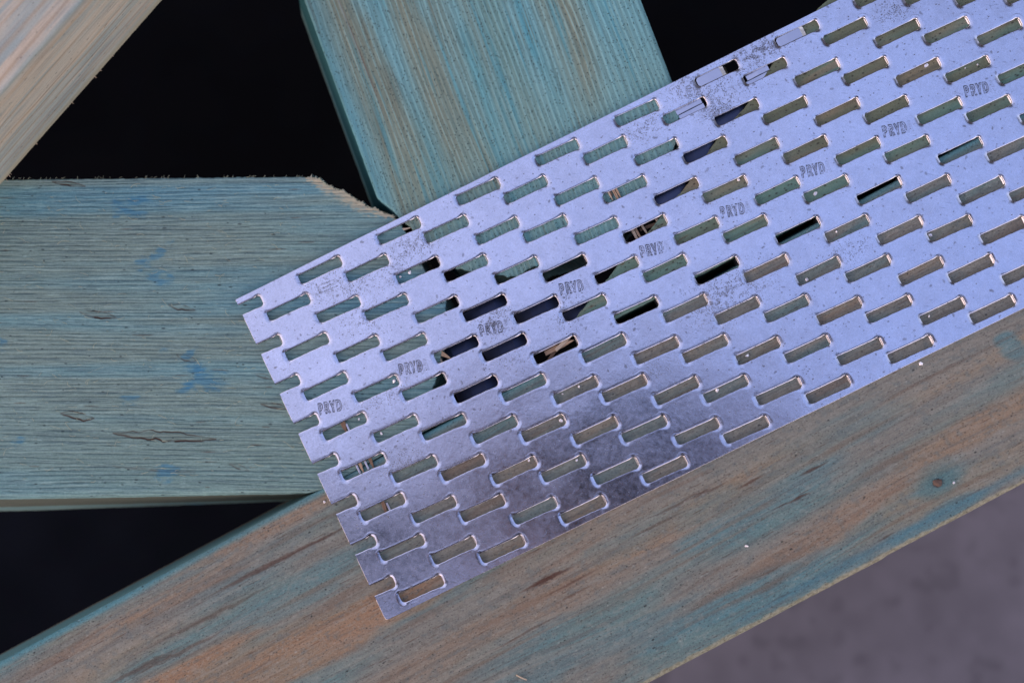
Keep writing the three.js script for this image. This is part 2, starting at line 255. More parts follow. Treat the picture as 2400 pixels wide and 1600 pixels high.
const soft = (s, t, list, seed) => { let v = 0; for (const [a, b, L, h, k] of list) { const dx = (s - a) / L, dy = (t - b - dx * .6) / h, d = dx * dx + dy * dy; if (d < 2.2) v = Math.max(v, k * (1 - sst(.15, 2.2, d + (fbm(s * .06, t * .5, seed, 3) - .5) * 2.2))); } return v; };
const edgeB = frB.st(W2(1600, 1556.5))[1];
function woodB(s, t, c) {
  const wob = (fbm(s * .012, t * .06, 203, 3) - .5) * 8, tt = t + wob;
  c[0] = 124; c[1] = 115; c[2] = 108;
  mix3(c, [94, 120, 122], sst(.42, .7, fbm(s * .016, tt * .12, 211, 3)) * .8);
  mix3(c, [140, 116, 98], sst(.5, .78, fbm(s * .011 + 9, tt * .13, 221, 3)) * .7);
  mix3(c, [84, 117, 126], clamp(soft(s, t, coolB, 231)) * .75);
  mix3(c, [162, 106, 74], clamp(soft(s, t, warmB, 233) * 1.1) * .56);
  const st = fbm(s * .022, tt * .85, 241, 3); mix3(c, [146, 130, 120], sst(.55, .8, st) * .34); mix3(c, [96, 94, 94], sst(.45, .2, st) * .36);
  const s2 = fbm(s * .09, tt * 2.6, 245, 2); mix3(c, [146, 136, 128], sst(.58, .82, s2) * .26); mix3(c, [96, 84, 80], sst(.42, .2, s2) * .34); const mo = fbm(s * .5, tt * .9, 247, 3); mix3(c, [100, 104, 106], sst(.45, .2, mo) * .4); mix3(c, [140, 132, 126], sst(.55, .8, mo) * .35);
  const gr = sst(.64, .8, fbm(s * .02 + 11, tt * .42, 243, 2)); mix3(c, [116, 86, 72], gr * .36);
  let da = dashes(s, t + wob * .15, 251, .10 + .34 * sst(.5, .75, fbm(s * .03, t * .06, 253, 2)), 6, .085); mix3(c, [80, 50, 42], da * .6);
  for (const [a, b, L, h, k] of markB) { const dx = (s - a) / L; if (Math.abs(dx) > 1) continue; const dy = (t - b - dx * L * .02 + (noise(s * .3, b, 261) - .5) * .5) / (h * (1.15 - Math.abs(dx))); if (Math.abs(dy) > 2) continue; const v = (1 - sst(.3, 2, Math.abs(dy) + (noise(s * .8, t * 6, 263) - .5) * .9)) * k * (1 - dx * dx); mix3(c, [72, 40, 32], v * .8); da = Math.max(da, v * .6); }
  const kd = Math.hypot((s - knotB[0]) / 1.5, t - knotB[1]) + (noise(s * 3, t * 3, 271) - .5) * .5; mix3(c, [78, 108, 112], (1 - sst(1.2, 6, kd)) * .6); mix3(c, [66, 52, 52], 1 - sst(.6, 1.3, kd));
  mix3(c, [74, 128, 142], sst(2.4, .6, t) * .65);                      // dyed upper arris
  mix3(c, [150, 136, 116], sst(edgeB - 1.25, edgeB - .75, t + (noise(s * .5, 4, 281) - .5) * .7 + (noise(s * 2.2, t * 2, 282) - .5) * .3) * .85); mix3(c, [116, 104, 84], sst(edgeB - 1.4, edgeB - .8, t) * .6 * sst(.4, .75, noise(s * 1.5, t * 2.5, 284))); // bare lower arris
  mix3(c, [68, 108, 126], Math.exp(-Math.pow((t - edgeB + 3.2) / 1.1, 2)) * .45 * sst(.4, .6, noise(s * .03, 2, 283)));
  const dk = specks(s * 1.6, t * 1.6, 285, .55, 1.2); mix3(c, [58, 54, 54], dk * .6); const d3 = specks(s + 5, t, 287, .02, 1); mix3(c, [34, 34, 36], d3 * .7);
  const lt = specks(s + 50, t + 30, 289, .12, 1); mix3(c, [168, 160, 154], lt * .4);
  const g = (hsh(Math.floor(s * 7), Math.floor(t * 7), 7) - .5) * 16 + (noise(s * 2.4, t * 4, 291) - .5) * 12; c[0] += g; c[1] += g; c[2] += g;
  return .55 + (st - .5) * .25 - da * .4 - dk * .15 + (noise(s * 1.6, t * 6, 293) - .5) * .3;
}
const matB = woodMaterial(-12, 308, -14, 99, 6.2, woodB, 0.22, .66, [.965, .965, .955, .92]);
const lowBeam = mesh('timber_beam', beamGeometry([
  W2(-120, 1612, { r: 1.0, rag: .03, splay: .13 }), W2(2560, 177, { r: .5 }), W2(2560, 1049.5, { r: 1.4, rag: .05, splay: -.05 }), W2(2085, 1300.5, { r: 1.4, rag: .06, splay: -.05 }), W2(2070, 1311, { r: 1.4, rag: .06, splay: -.05 }), W2(-120, 2466, { r: .5 })], frB, matB, WOOD_Y, 35, 23), matB);
tag(lowBeam, 'smooth brown and cyan timber running along under the lower edge of the plate', 'timber beam');
{ // dried knot standing a little proud
  const [x, z] = at(2199, 1131, WOOD_Y), g = new THREE.SphereGeometry(1, 14, 8), p = g.attributes.position;
  for (let i = 0; i < p.count; i++) { const k = 1 + (noise(p.getX(i) * 2 + 5, p.getZ(i) * 2 + p.getY(i), 301) - .5) * .7; p.setXYZ(i, p.getX(i) * 1.3 * k * MM, p.getY(i) * .5 * k * MM, p.getZ(i) * 1.0 * k * MM); } g.computeVertexNormals();
  const k = mesh('knot', g, new THREE.MeshStandardMaterial({ color: new THREE.Color().setRGB(.13, .085, .06), roughness: .7 }), lowBeam); k.position.set(x * MM, (WOOD_Y + .1) * MM, z * MM);
}

// --- right beam: seen only through the slots
const frR = frame(W2(1351, 745), W2(2298, 238));
function woodR(s, t, c) {
  const tt = t + (fbm(s * .012, t * .06, 303, 2) - .5) * 6;
  c[0] = 108; c[1] = 106; c[2] = 92;
  mix3(c, [100, 124, 120], sst(.44, .68, fbm(s * .03, tt * .14, 311, 3)) * .85); mix3(c, [142, 118, 102], sst(.55, .75, fbm(s * .03 + 9, tt * .2, 321, 3)) * .6);
  const st = fbm(s * .04, tt * 1.1, 341, 3); mix3(c, [84, 80, 74], sst(.42, .2, st) * .45); mix3(c, [92, 62, 50], dashes(s, t, 351, .1) * .7);
  mix3(c, [50, 46, 44], specks(s, t, 385, .5, 1.2) * .8); const g = (hsh(Math.floor(s * 7), Math.floor(t * 7), 8) - .5) * 16; c[0] += g; c[1] += g; c[2] += g; return .55 + (st - .5) * .3;
}
const matR = woodMaterial(-20, 180, -130, 40, 5, woodR, .25, .7, [.96, .97, .93, 1.05]);
const rightBeam = mesh('timber_beam', beamGeometry([
  W2(1347, 798, { r: .3, rag: .15 }), W2(1352, 742, { r: .3, rag: .2 }), W2(1425, 652, { r: .3, rag: .2 }), W2(1453, 616, { r: .3, rag: .2 }), W2(1536, 524, { r: .3, rag: .2 }), W2(1606, 438, { r: .3, rag: .2 }), W2(1686, 319, { r: .3, rag: .2 }), W2(1745, 252, { r: .3, rag: .2 }), W2(1813, 145, { r: .3, rag: .2 }), W2(1925, 12, { r: .5, rag: .1 }), W2(2010, -60, { r: .5 }), W2(2560, -180, { r: .5 }), W2(2560, 175, { r: .4, rag: .08, splay: -.02 }), W2(2254, 331, { r: .4, rag: .08, splay: -.02 }), W2(1638, 646, { r: .4, rag: .1, splay: -.02 })], frR, matR, WOOD_Y, 35, 33), matR);
tag(rightBeam, 'grey-brown timber under the right half of the plate, glimpsed through its slots', 'timber beam');

// --- upper left: a pale timber lying on top of the left one, its side turned to the camera
const AY0 = -1.3, AY1 = 36; // its underside and its (out of focus) upper face
const frA = frame(at(378, 0, AY0), at(0, 431, AY0));
function woodA(s, t, c) {
  const tt = t + (fbm(s * .01, t * .08, 403, 2) - .5) * 3;
  c[0] = 180; c[1] = 162; c[2] = 146;
  mix3(c, [196, 166, 142], sst(.45, .7, fbm(s * .012, tt * .22, 411, 3)) * .7);
  mix3(c, [156, 156, 150], sst(.45, .72, fbm(s * .012 + 5, tt * .3, 421, 3)) * .85);
  mix3(c, [138, 148, 150], sst(.5, .72, fbm(s * .05 + 5, tt * .5, 423, 3)) * .55);
  const ln = Math.pow(.5 + .5 * Math.cos((tt / 5.2 + noise(s * .006, tt * .2, 431) * 1.4) * 6.283), 6) * sst(.2, .6, noise(s * .02, tt * .3, 433));
  mix3(c, [160, 126, 102], ln * .5);
  const st = fbm(s * .09, tt * 1.5, 441, 3); mix3(c, [196, 178, 166], sst(.55, .8, st) * .4); mix3(c, [138, 128, 124], sst(.45, .2, st) * .4);
  mix3(c, [120, 98, 88], dashes(s, t, 451, .05, 7, .12) * .5); mix3(c, [96, 88, 86], specks(s, t, 485, .14, 1.4) * .5);
  const g = (hsh(Math.floor(s * 7), Math.floor(t * 7), 9) - .5) * 14; c[0] += g; c[1] += g; c[2] += g; return .5 + (st - .5) * .4 - ln * .2;
}
const inA = frA.st(at(0, 0, AY0))[1] > 0 ? 1 : -1; // the side on which the timber lies
const matA = woodMaterial(-20, 110, -60, 60, 6, (s, t, c) => {
  const q = t * -inA; // distance out over the rounded arris and down the side, measured from the upper edge
  const h = woodA(s, t, c);
  mix3(c, [82, 114, 136], (1 - sst(.6, 3.6, Math.abs(q - 1.0) + (fbm(s * .1, t * .6, 491, 2) - .5) * 3.2)) * .75 * sst(.25, .5, noise(s * .05, 2, 493)));
  mix3(c, [168, 150, 122], sst(34.2, 36.2, q) * .7); mix3(c, [158, 124, 110], Math.exp(-Math.pow((q - 30.5) / .5, 2)) * .45);
  return h;
}, .35, .75, [.96, .95, .95, .85]);
const A3 = (x, y, o) => { const p = at(x, y, AY0); return [p[0], p[1], o]; };
const inn = (p, w) => [p[0] + frA.n[0] * inA * w, p[1] + frA.n[1] * inA * w];
const a0 = A3(578, -228), a1 = A3(-220, 682);
const timberA = mesh('timber_beam', beamGeometry([
  [a0[0], a0[1], { r: 1.0, rag: .05, step: .5 }], [a1[0], a1[1], { r: 1 }], [...inn(a1, 90), { r: 1 }], [...inn(a0, 90), { r: 1 }]], frA, matA, AY1, AY1 - AY0, 43), matA);
tag(timberA, 'pale pinkish timber across the upper left corner, its near side sharp and its top blurred', 'timber beam');

// ---------------------------------------------------------------- nail plate
const UA = 0.4563, UD = [Math.cos(UA), -Math.sin(UA)], VD = [Math.sin(UA), Math.cos(UA)]; // plate axes in world x, z
const uvW = (u, v) => [UD[0] * u + VD[0] * v, UD[1] * u + VD[1] * v];
const toUV = ([x, z]) => [x * UD[0] + z * UD[1], x * VD[0] + z * VD[1]];
const PU0 = -25.35, PU1 = 262, PV0 = -3.25, PV1 = 96.45, THICK = 1.2;
const slots = []; for (let r = 0; r < 16; r++) for (let k = -1; k <= 10; k++) { const u = 25 * k + (r % 2 ? 12.34 : 0), v = 12.5 * (r >> 1) + (r % 2 ? 5.54 : 0); if (u < PU0 - .5 || u > PU1 - 9) continue; slots.push({ r, k, u, v, cut: u < PU0 + 6 }); }
// mouth of one slot, clockwise from the upper left, in plate mm about its middle; z: how far the rim rolls down, w: over what width
const rs = rng(91);
function slotLoop() {
  const L0 = -6.45 + (rs() - .5) * .25, L1 = 6.4 + (rs() - .5) * .25, H = 1.5 + (rs() - .5) * .12, bow = rs() * .06, tw = .035 + (rs() - .5) * .03, out = [];
  const q = (x, y) => [x, y + x * tw];
  const arc = (cx, cy, r, a0, a1, n) => { for (let i = 0; i <= n; i++) { const a = a0 + (a1 - a0) * i / n; out.push(q(cx + r * Math.cos(a), cy + r * Math.sin(a))); } };
  const P = Math.PI;
  const c1 = .4 + rs() * .15, c2 = .7 + rs() * .2, c3 = 1.0 + rs() * .2, c4 = 1.05 + rs() * .25;
  arc(L0 + c1, -H + c1 + .1, c1, P, 1.5 * P, 4);
  for (let i = 1; i < 12; i++) { const f = i / 12, x = L0 + c1 + (L1 - c2 - L0 - c1) * f; out.push(q(x, -H + .1 * (1 - f) + bow * Math.sin(f * P * 2) * .5 + (noise(x * 1.9 + H * 70, 5, 7) - .5) * .08)); }
  arc(L1 - c2, -H + c2 - .1, c2, 1.5 * P, 2 * P, 5);
  arc(L1 - c3, H - c3, c3, 0, .5 * P, 5);
  for (let i = 1; i < 12; i++) { const f = i / 12, x = L1 - c3 + (L0 + c4 - L1 + c3) * f; out.push(q(x, H - bow * Math.sin(f * P) * .9 + .1 * f + (noise(x * 1.7 + H * 40, 3, 7) - .5) * .14)); }
  arc(L0 + c4, H - c4 + .1, c4, .5 * P, P, 5);
  return out; // runs clockwise on screen (y down)
}
const RD = [0, .06, .12, .16, .28, .44, .62, .8, 1]; // ring distances as shares of the dished width
function slotRings(loop, s) {
  const n = loop.length, rings = RD.map(() => []), near = slots.filter((o) => o !== s && Math.abs(o.u - s.u) < 28 && Math.abs(o.v - s.v) < 9);
  for (let i = 0; i < n; i++) {
    const a = loop[(i + n - 1) % n], b = loop[(i + 1) % n], p = loop[i]; let tx = b[0] - a[0], ty = b[1] - a[1]; const l = Math.hypot(tx, ty); tx /= l; ty /= l;
    const nx = ty, ny = -tx; // outward from the mouth
    let room = Math.min(s.v + p[1] - PV0, PV1 - s.v - p[1]) * 1.2; for (const o of near) for (const q of o.loop) room = Math.min(room, Math.hypot(o.u + q[0] - s.u - p[0], o.v + q[1] - s.v - p[1]));
    const end = sst(4.4, 6.0, p[0]), beg = sst(-5.2, -6.2, p[0]), up = sst(.2, -.6, ny) * (1 - end) * (1 - beg), low = sst(-.2, .6, ny) * (1 - end) * (1 - beg), cnr = sst(3.6, 5.6, p[0]) * sst(0.6, -1.2, p[1]);
    const T = Math.min(.48 * room, 1.0 + .3 * end + .25 * beg);
    RD.forEach((f, k) => {
      const d = f * T, ramp = (w, h, q) => (d < w ? -h * Math.pow(1 - d / w, q) : 0);
      let e = up * (ramp(.26 * T, .09, 1.3) + ramp(T, .05, 1.6)) + low * ramp(.16 * T, .05, 1.3) + beg * ramp(T, .21, 1.8) + end * (ramp(.1 * T, .2, 1.1) + ramp(T, .2, 1.7));
      e += (.004 + .045 * cnr) * Math.exp(-Math.pow((f - .62) / .26, 2)) * (f < 1 ? 1 : 0);
      rings[k].push([s.u + p[0] + nx * d, s.v + p[1] + ny * d, e]);
    });
  }
  return rings;
}
const plateUV = (u, v) => [(u - PU0) / (PU1 - PU0), (v - PV0) / (PV1 - PV0)];
const pG = [];
function skin(rows, closed, normalsUp = true) { // rows of [u, v, y] -> smooth strip
  const n = rows[0].length, pos = [], uv = [], idx = [];
  for (const row of rows) for (const [u, v, y] of row) { const [x, z] = uvW(u, v); pos.push(x * MM, y * MM, z * MM); uv.push(...plateUV(u, v)); }
  for (let k = 0; k < rows.length - 1; k++) for (let i = 0; i < (closed ? n : n - 1); i++) { const j = (i + 1) % n, a = k * n + i, b = k * n + j, c = a + n, d = b + n; idx.push(a, b, c, b, d, c); }
  return geo(pos, idx, uv);
}
const holes = [], notches = [];
for (const s of slots) s.loop = slotLoop();
for (const s of slots) {
  const loop = s.loop; let rings = slotRings(loop, s);
  if (!s.cut) {
    const wall = [rings[0].map(([u, v, y]) => [u, v, -THICK]), rings[0]];
    pG.push(skin(rings, true), skin(wall, true));
    holes.push(rings[RD.length - 1]);
  } else { // a slot cut through by the plate's left edge: keep what lies right of the cut
    const order = [...Array(loop.length).keys()].filter((i) => s.u + loop[i][0] > PU0 + .35);
    // contiguous run from the upper edge round the right end to the lower edge
    const st = order.find((i) => !order.includes((i + loop.length - 1) % loop.length)), run = []; for (let k = 0; k < order.length; k++) run.push((st + k) % loop.length);
    rings = rings.map((rg) => { const a = run.map((i) => rg[i]); return [[PU0, a[0][1], a[0][2]], ...a, [PU0, a[a.length - 1][1], a[a.length - 1][2]]]; });
    pG.push(skin(rings, false), skin([rings[0].map(([u, v]) => [u, v, -THICK]), rings[0]], false));
    notches.push({ v: s.v, path: rings[RD.length - 1] });
  }
}
notches.sort((a, b) => a.v - b.v);
{ // flat of the plate between the slots, with worn corners and edges
  const out = []; const corner = (cx, cy, a0, cr) => { for (let i = 0; i <= 5; i++) { const a = a0 + i / 5 * Math.PI / 2; out.push([cx + cr * Math.cos(a), cy + cr * Math.sin(a)]); } };
  corner(PU0 + .3, PV0 + .3, Math.PI, .3); for (let u = PU0 + 4; u < PU1; u += 3) out.push([u, PV0 + (noise(u * .08, 1, 501) - .5) * .12]);
  out.push([PU1, PV0], [PU1, PV1]); for (let u = PU1 - 3; u > PU0 + 3; u -= 3) out.push([u, PV1 + (noise(u * .08, 2, 501) - .5) * .12]);
  corner(PU0 + .9, PV1 - .9, Math.PI / 2, .9);
  const edge = out.slice(); // outer run without the left side
  const left = []; for (const nt of [...notches].reverse()) { const p = nt.path; // lower tooth corner, slot, upper tooth corner
    const lo = p[p.length - 1], up = p[0];
    left.push([PU0, lo[1] + .22], [PU0 + .06, lo[1] + .08], ...[...p].reverse().slice(1, -1), [PU0 + .06, up[1] - .08], [PU0, up[1] - .22]); }
  const poly = [...edge, ...left];
  const V = (a) => new THREE.Vector2(a[0], a[1]);
  const contour = poly.map(V), hs = holes.map((h) => h.map(V)), tris = THREE.ShapeUtils.triangulateShape(contour, hs);
  const all = [...contour, ...hs.flat()];
  for (const [y, up] of [[0, true], [-THICK, false]]) {
    const pos = [], uv = [], nor = [], idx = []; for (const p of all) { const [x, z] = uvW(p.x, p.y); pos.push(x * MM, y * MM, z * MM); uv.push(...plateUV(p.x, p.y)); nor.push(0, up ? 1 : -1, 0); }
    for (const [a, b, c] of tris) { const A = all[a], B = all[b], C = all[c], cr2 = (B.x - A.x) * (C.y - A.y) - (C.x - A.x) * (B.y - A.y); (cr2 > 0) === up ? idx.push(a, c, b) : idx.push(a, b, c); }
    pG.push(geo(pos, idx, uv, nor));
  }
  const ring = (list, closed) => { // rolled outer edge just outside the flat
    const n = list.length, rows = [[0, 0], [.035, -.012], [.065, -.045], [.08, -.11], [.085, -THICK]].map(([d, y]) => list.map((p, i) => { const a = list[Math.max(0, i - 1)], b = list[Math.min(n - 1, i + 1)], l = Math.hypot(b[0] - a[0], b[1] - a[1]) || 1; return [p[0] + (b[1] - a[1]) / l * d, p[1] - (b[0] - a[0]) / l * d, y]; }));
    return skin(rows.reverse(), closed);
  };
  pG.push(ring(edge, false));
  let prev = edge[edge.length - 1]; // left side between the notches
  for (const nt of [...notches].reverse()) { const p = nt.path; pG.push(ring([prev, [PU0, (prev[1] + p[p.length - 1][1]) / 2], [PU0, p[p.length - 1][1] + .22], [PU0 + .06, p[p.length - 1][1] + .08]], false)); pG.push(ring([[PU0 + .06, p[0][1] - .08], [PU0, p[0][1] - .22]], false)); prev = [PU0, p[0][1] - .22]; }
  pG.push(ring([prev, edge[0]], false));
}
// zinc coat
const TW = 2048, TH = Math.round(TW * (PV1 - PV0) / (PU1 - PU0));
const marks = [[2289, 209], [2097, 303], [1905, 398], [1717, 493], [1527.5, 585], [1339, 673.5], [1151, 770], [962, 862], [773, 954]].map(([x, y]) => toUV(at(x, y)));
const cv = document.createElement('canvas'); cv.width = TW; cv.height = TH; const cx = cv.getContext('2d'); cx.fillStyle = '#000'; cx.fillRect(0, 0, TW, TH);
const PX = TW / (PU1 - PU0);
for (const [u, v] of marks) {
  cx.save(); cx.translate((u - PU0) * PX, (v - PV0) * PX); cx.rotate(.255); cx.scale(.58, 1); cx.font = 'bold ' + Math.round(4.4 * PX) + 'px sans-serif'; cx.textBaseline = 'middle'; cx.textAlign = 'left'; cx.lineWidth = 1.35; cx.strokeStyle = '#fff'; cx.fillStyle = '#333';
  let x = -5.9 * PX; 'PRYDA'.split('').forEach((ch, i) => { cx.globalAlpha = [1, 1, .95, .8, .2][i]; cx.strokeText(ch, x, 0); x += (i === 1 ? 2.95 : i === 2 ? 2.85 : 3.05) * PX; });
  cx.restore();
}
{ const [u, v] = toUV(at(763, 668)); cx.save(); cx.translate((u - PU0) * PX, (v - PV0) * PX); cx.rotate(.02); cx.strokeStyle = '#fff'; cx.lineWidth = 1.4; cx.globalAlpha = .5; cx.beginPath(); cx.moveTo(-16, -12); cx.lineTo(-18, 10); cx.lineTo(22, 12); cx.moveTo(-8, 3); cx.lineTo(24, 4); cx.moveTo(-4, -4); cx.lineTo(20, -3); cx.stroke(); cx.restore(); }
cx.globalAlpha = 1; cx.lineWidth = 1; { const r = rng(77); for (let i = 0; i < 1500; i++) { const x = r() * TW, y = r() * TH, a = r() * 6.28, L = 4 + r() * 22; cx.strokeStyle = `rgba(0,0,255,${.15 + r() * .5})`; cx.beginPath(); cx.moveTo(x, y); cx.quadraticCurveTo(x + Math.cos(a) * L * .5 + r() * 4, y + Math.sin(a) * L * .5 + r() * 4, x + Math.cos(a) * L, y + Math.sin(a) * L); cx.stroke(); } }
const ink = cx.getImageData(0, 0, TW, TH).data;
const dirtSpots = [[1755, 128, 7, 2.5, 1], [1800, 115, 6, 2.5, .7], [1620, 205, 5, 4, .8], [1700, 210, 9, 4, .4], [1690, 262, 4, 3, .9], [1510, 300, 6, 3, .5], [970, 575, 7, 3, .7], [760, 668, 6, 4, .35], [1155, 745, 4, 4, .8], [1705, 690, 9, 5, .8], [1330, 700, 3, 2, .4], [930, 640, 4, 3, .5], [2100, 20, 5, 3, .5], [1990, 590, 8, 3, .35], [1540, 870, 4, 2, .3], [860, 745, 7, 4, .3], [840, 660, 6, 4, .35], [1330, 745, 3, 3, .6], [905, 920, 8, 3, .35], [940, 1085, 6, 3, .4], [1210, 830, 4, 4, .35], [1800, 1080, 4, 2, .4], [2130, 870, 5, 1.5, .4]].map(([x, y, a, b, k]) => [...toUV(at(x, y)), a, b, k]);
let zincMat;
{
  const col = new Uint8Array(TW * TH * 4), rgh = new Uint8Array(TW * TH * 4), hgt = new Uint8Array(TW * TH * 4);
  for (let j = 0; j < TH; j++) for (let i = 0; i < TW; i++) {
    const u = PU0 + (i + .5) / PX, v = PV0 + (j + .5) / PX, o = (j * TW + i) * 4;
    let base = .80 + (fbm(u * .05, v * .05, 601, 3) - .5) * .10 + (fbm(u * .5, v * .5, 611, 3) - .5) * .12 + (noise(u * 3.4, v * 3.4, 613) - .5) * .11, rough = .22 + (fbm(u * .12, v * .12, 621, 3) - .5) * .08 + (fbm(u * 1.1, v * 1.1, 623, 2) - .5) * .08, h = .5 + (fbm(u * .1, v * .1, 631, 2) - .5) * .6 + (fbm(u * .9, v * .9, 633, 2) - .5) * .08 + (noise(u * 3.6, v * 3.6, 635) - .5) * .025;
    // spangle flecks
    let fl = 0; { const C = 4.6, a0 = Math.floor(u / C), b0 = Math.floor(v / C); for (let a = -1; a <= 1; a++) for (let b = -1; b <= 1; b++) { const q = hsh(a0 + a, b0 + b, 641); if (q > .75) continue; const x = (a0 + a + hsh(a0 + a, b0 + b, 642)) * C, y = (b0 + b + hsh(a0 + a, b0 + b, 643)) * C, r = .2 + .46 * Math.pow(hsh(a0 + a, b0 + b, 644), 2), an = hsh(a0 + a, b0 + b, 645) * 3, dx = u - x, dy = v - y, e = Math.hypot((dx * Math.cos(an) + dy * Math.sin(an)), (dy * Math.cos(an) - dx * Math.sin(an)) * 1.7) + (noise(u * 3, v * 3, 646) - .5) * .35; fl = Math.max(fl, (1 - sst(r * .75, r * 1.15, e)) * (.4 + .6 * hsh(a0 + a, b0 + b, 647))); } }
    base *= 1 - .48 * fl; rough += .12 * fl;
    // little scuffs and black dirt grains
    const sc = dashes(u * .83 + v * .55, v * .83 - u * .55, 651, .13, 2.4, .09); base *= 1 - .42 * sc;
    let dn = .05 + .12 * sst(.55, .8, fbm(u * .04, v * .04, 655, 3)), dk = 0; for (const [a, b, A, B, k] of dirtSpots) { const d = ((u - a) / A) ** 2 + ((v - b) / B) ** 2; if (d < 4) dk += k * Math.exp(-d); }
    const gx = Math.floor(u * 7.1), gy = Math.floor(v * 7.1); let gr = specks(u * 1.5, v * 1.5, 661, dn + dk * .9) * .8;
    if (hsh(gx, gy, 665) < dk * .45 * sst(.3, .6, noise(u * 1.1, v * 1.1, 667))) gr = Math.max(gr, .85);
    base *= 1 - .86 * gr; rough += .3 * gr;
    // stamped name: dirt kept in the outline of the letters
    const st = ink[o] / 255 * sst(.25, .52, noise(u * 5.5, v * 5.5, 671) * .75 + noise(u * 1.1, v * 1.1, 673) * .35); base *= 1 - .85 * clamp(st * 1.4); h -= ink[o] / 255 * .22; rough += st * .2;
    const hl = ink[o + 2] > ink[o] + 30 ? ink[o + 2] / 255 : 0; base *= 1 + .07 * hl; rough += .06 * hl;
    col[o] = clamp(toS(base * .985), 0, 255); col[o + 1] = clamp(toS(base * .985), 0, 255); col[o + 2] = clamp(toS(base * 1.01), 0, 255); col[o + 3] = 255;
    rgh[o] = rgh[o + 1] = rgh[o + 2] = clamp(rough, .05, 1) * 255; rgh[o + 3] = 255;
    hgt[o] = hgt[o + 1] = hgt[o + 2] = clamp(h) * 255; hgt[o + 3] = 255;
  }
  const C = THREE.ClampToEdgeWrapping;
  zincMat = new THREE.MeshStandardMaterial({ map: tex(col, TW, TH, true, C), roughnessMap: tex(rgh, TW, TH, false, C), bumpMap: tex(hgt, TW, TH, false, C), bumpScale: .12 * MM, metalness: 1, roughness: 1 });
}
const plate = new THREE.Group(); plate.name = numbered('nail_plate'); scene.add(plate);
tag(plate, 'slotted galvanised steel nail plate pressed over the timber joint', 'nail plate');
const sheet = mesh('plate_sheet', mergeGeometries(pG), zincMat, plate);

// teeth: each punched out of its slot, bent down at the right end; a few are folded back under the sheet
const toothMat = new THREE.MeshStandardMaterial({ color: new THREE.Color().setRGB(.7, .7, .72), metalness: 1, roughness: .3 });
const shadedTooth = new THREE.MeshStandardMaterial({ color: new THREE.Color().setRGB(.08, .1, .16), metalness: 1, roughness: .45 });  // same steel darkened, the shade of the joint gap in its colour
function ribbon(pts, hw, th) { // pts [[a, y, taper]] along the slot, a flat strip of half width hw
  const pos = [], idx = []; const n = pts.length;
  for (let i = 0; i < n; i++) { const p = pts[Math.max(0, i - 1)], q = pts[Math.min(n - 1, i + 1)], l = Math.hypot(q[0] - p[0], q[1] - p[1]) || 1, nx = -(q[1] - p[1]) / l, ny = (q[0] - p[0]) / l; for (const [sd, f] of [[1, 0], [-1, 0], [-1, 1], [1, 1]]) { const w = hw * pts[i][2]; pos.push((pts[i][0] - nx * th * f) * MM, (pts[i][1] - ny * th * f) * MM, (sd * w + (pts[i][3] ?? 0)) * MM); } }
  for (let i = 0; i < n - 1; i++) for (let k = 0; k < 4; k++) { const a = i * 4 + k, b = i * 4 + (k + 1) % 4, c = a + 4, d = b + 4; idx.push(a, c, b, b, c, d); }
  idx.push(0, 1, 2, 0, 2, 3); const e = (n - 1) * 4; idx.push(e, e + 2, e + 1, e, e + 3, e + 2);
  const g = geo(pos, idx).toNonIndexed(); g.computeVertexNormals(); return g;
}
const toothG = ribbon([[6.95, -.8, 1], [6.65, -1.1, 1], [6.5, -2, 1], [6.48, -4, .95], [6.48, -6.5, .8], [6.48, -8.6, .25]], 1.2, .5);
const foldG = ribbon([[-6.1, -.3, .5], [-5.6, -.28, .86], [-3, -.26, .9], [1.2, -.3, .9], [2.4, -1.0, .85], [3.2, -2.2, .8]], 1.5, .5);
const creaseG = mergeGeometries([ribbon([[-5.4, -1.3, .9, -.75], [-2, -1.1, .9, -.75], [1.4, -1.1, .9, -.7]], .78, .4), ribbon([[-6, -1.5, .9, .8], [-2, -1.55, .9, .8], [1.8, -1.5, .9, .8]], .74, .4)]);
const creaseG2 = mergeGeometries([ribbon([[-2.4, -1.1, .9, -.75], [2, -1.05, .9, -.75], [5.4, -1.1, .9, -.7]], .78, .4), ribbon([[-2.2, -1.5, .9, .8], [2, -1.55, .9, .8], [5.6, -1.5, .9, .8]], .74, .4)]);
const deepG = ribbon([[-6.4, -3.4, .9], [-3, -2.8, 1], [1.2, -2.6, 1], [3.4, -3.2, .8]], 2.0, .5);
const gapG = ribbon([[-6.6, -7.2, .9], [-2, -6.2, 1], [2.6, -6.0, 1.05], [6.4, -6.8, .9]], 2.1, .5);
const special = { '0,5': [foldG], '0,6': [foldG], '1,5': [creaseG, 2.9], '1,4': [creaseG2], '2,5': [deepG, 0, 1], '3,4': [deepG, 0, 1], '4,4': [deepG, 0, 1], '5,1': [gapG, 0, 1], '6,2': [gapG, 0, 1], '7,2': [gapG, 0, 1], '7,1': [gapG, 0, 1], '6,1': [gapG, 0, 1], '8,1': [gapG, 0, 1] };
for (const s of slots) {
  const sp = special[s.r + ',' + s.k], [x, z] = uvW(s.u, s.v);
  const t = mesh('tooth', sp ? sp[0] : toothG, sp && sp[2] ? shadedTooth : toothMat, plate); t.position.set(x * MM, 0, z * MM); t.rotation.y = UA + (rs() - .5) * .05;
  if (sp) { t.userData.label = sp[2] ? 'tooth folded under the sheet in the joint gap' : 'tooth folded flat into its slot'; if (sp[2]) t.rotation.x = .22 * (rs() - .3); }
}

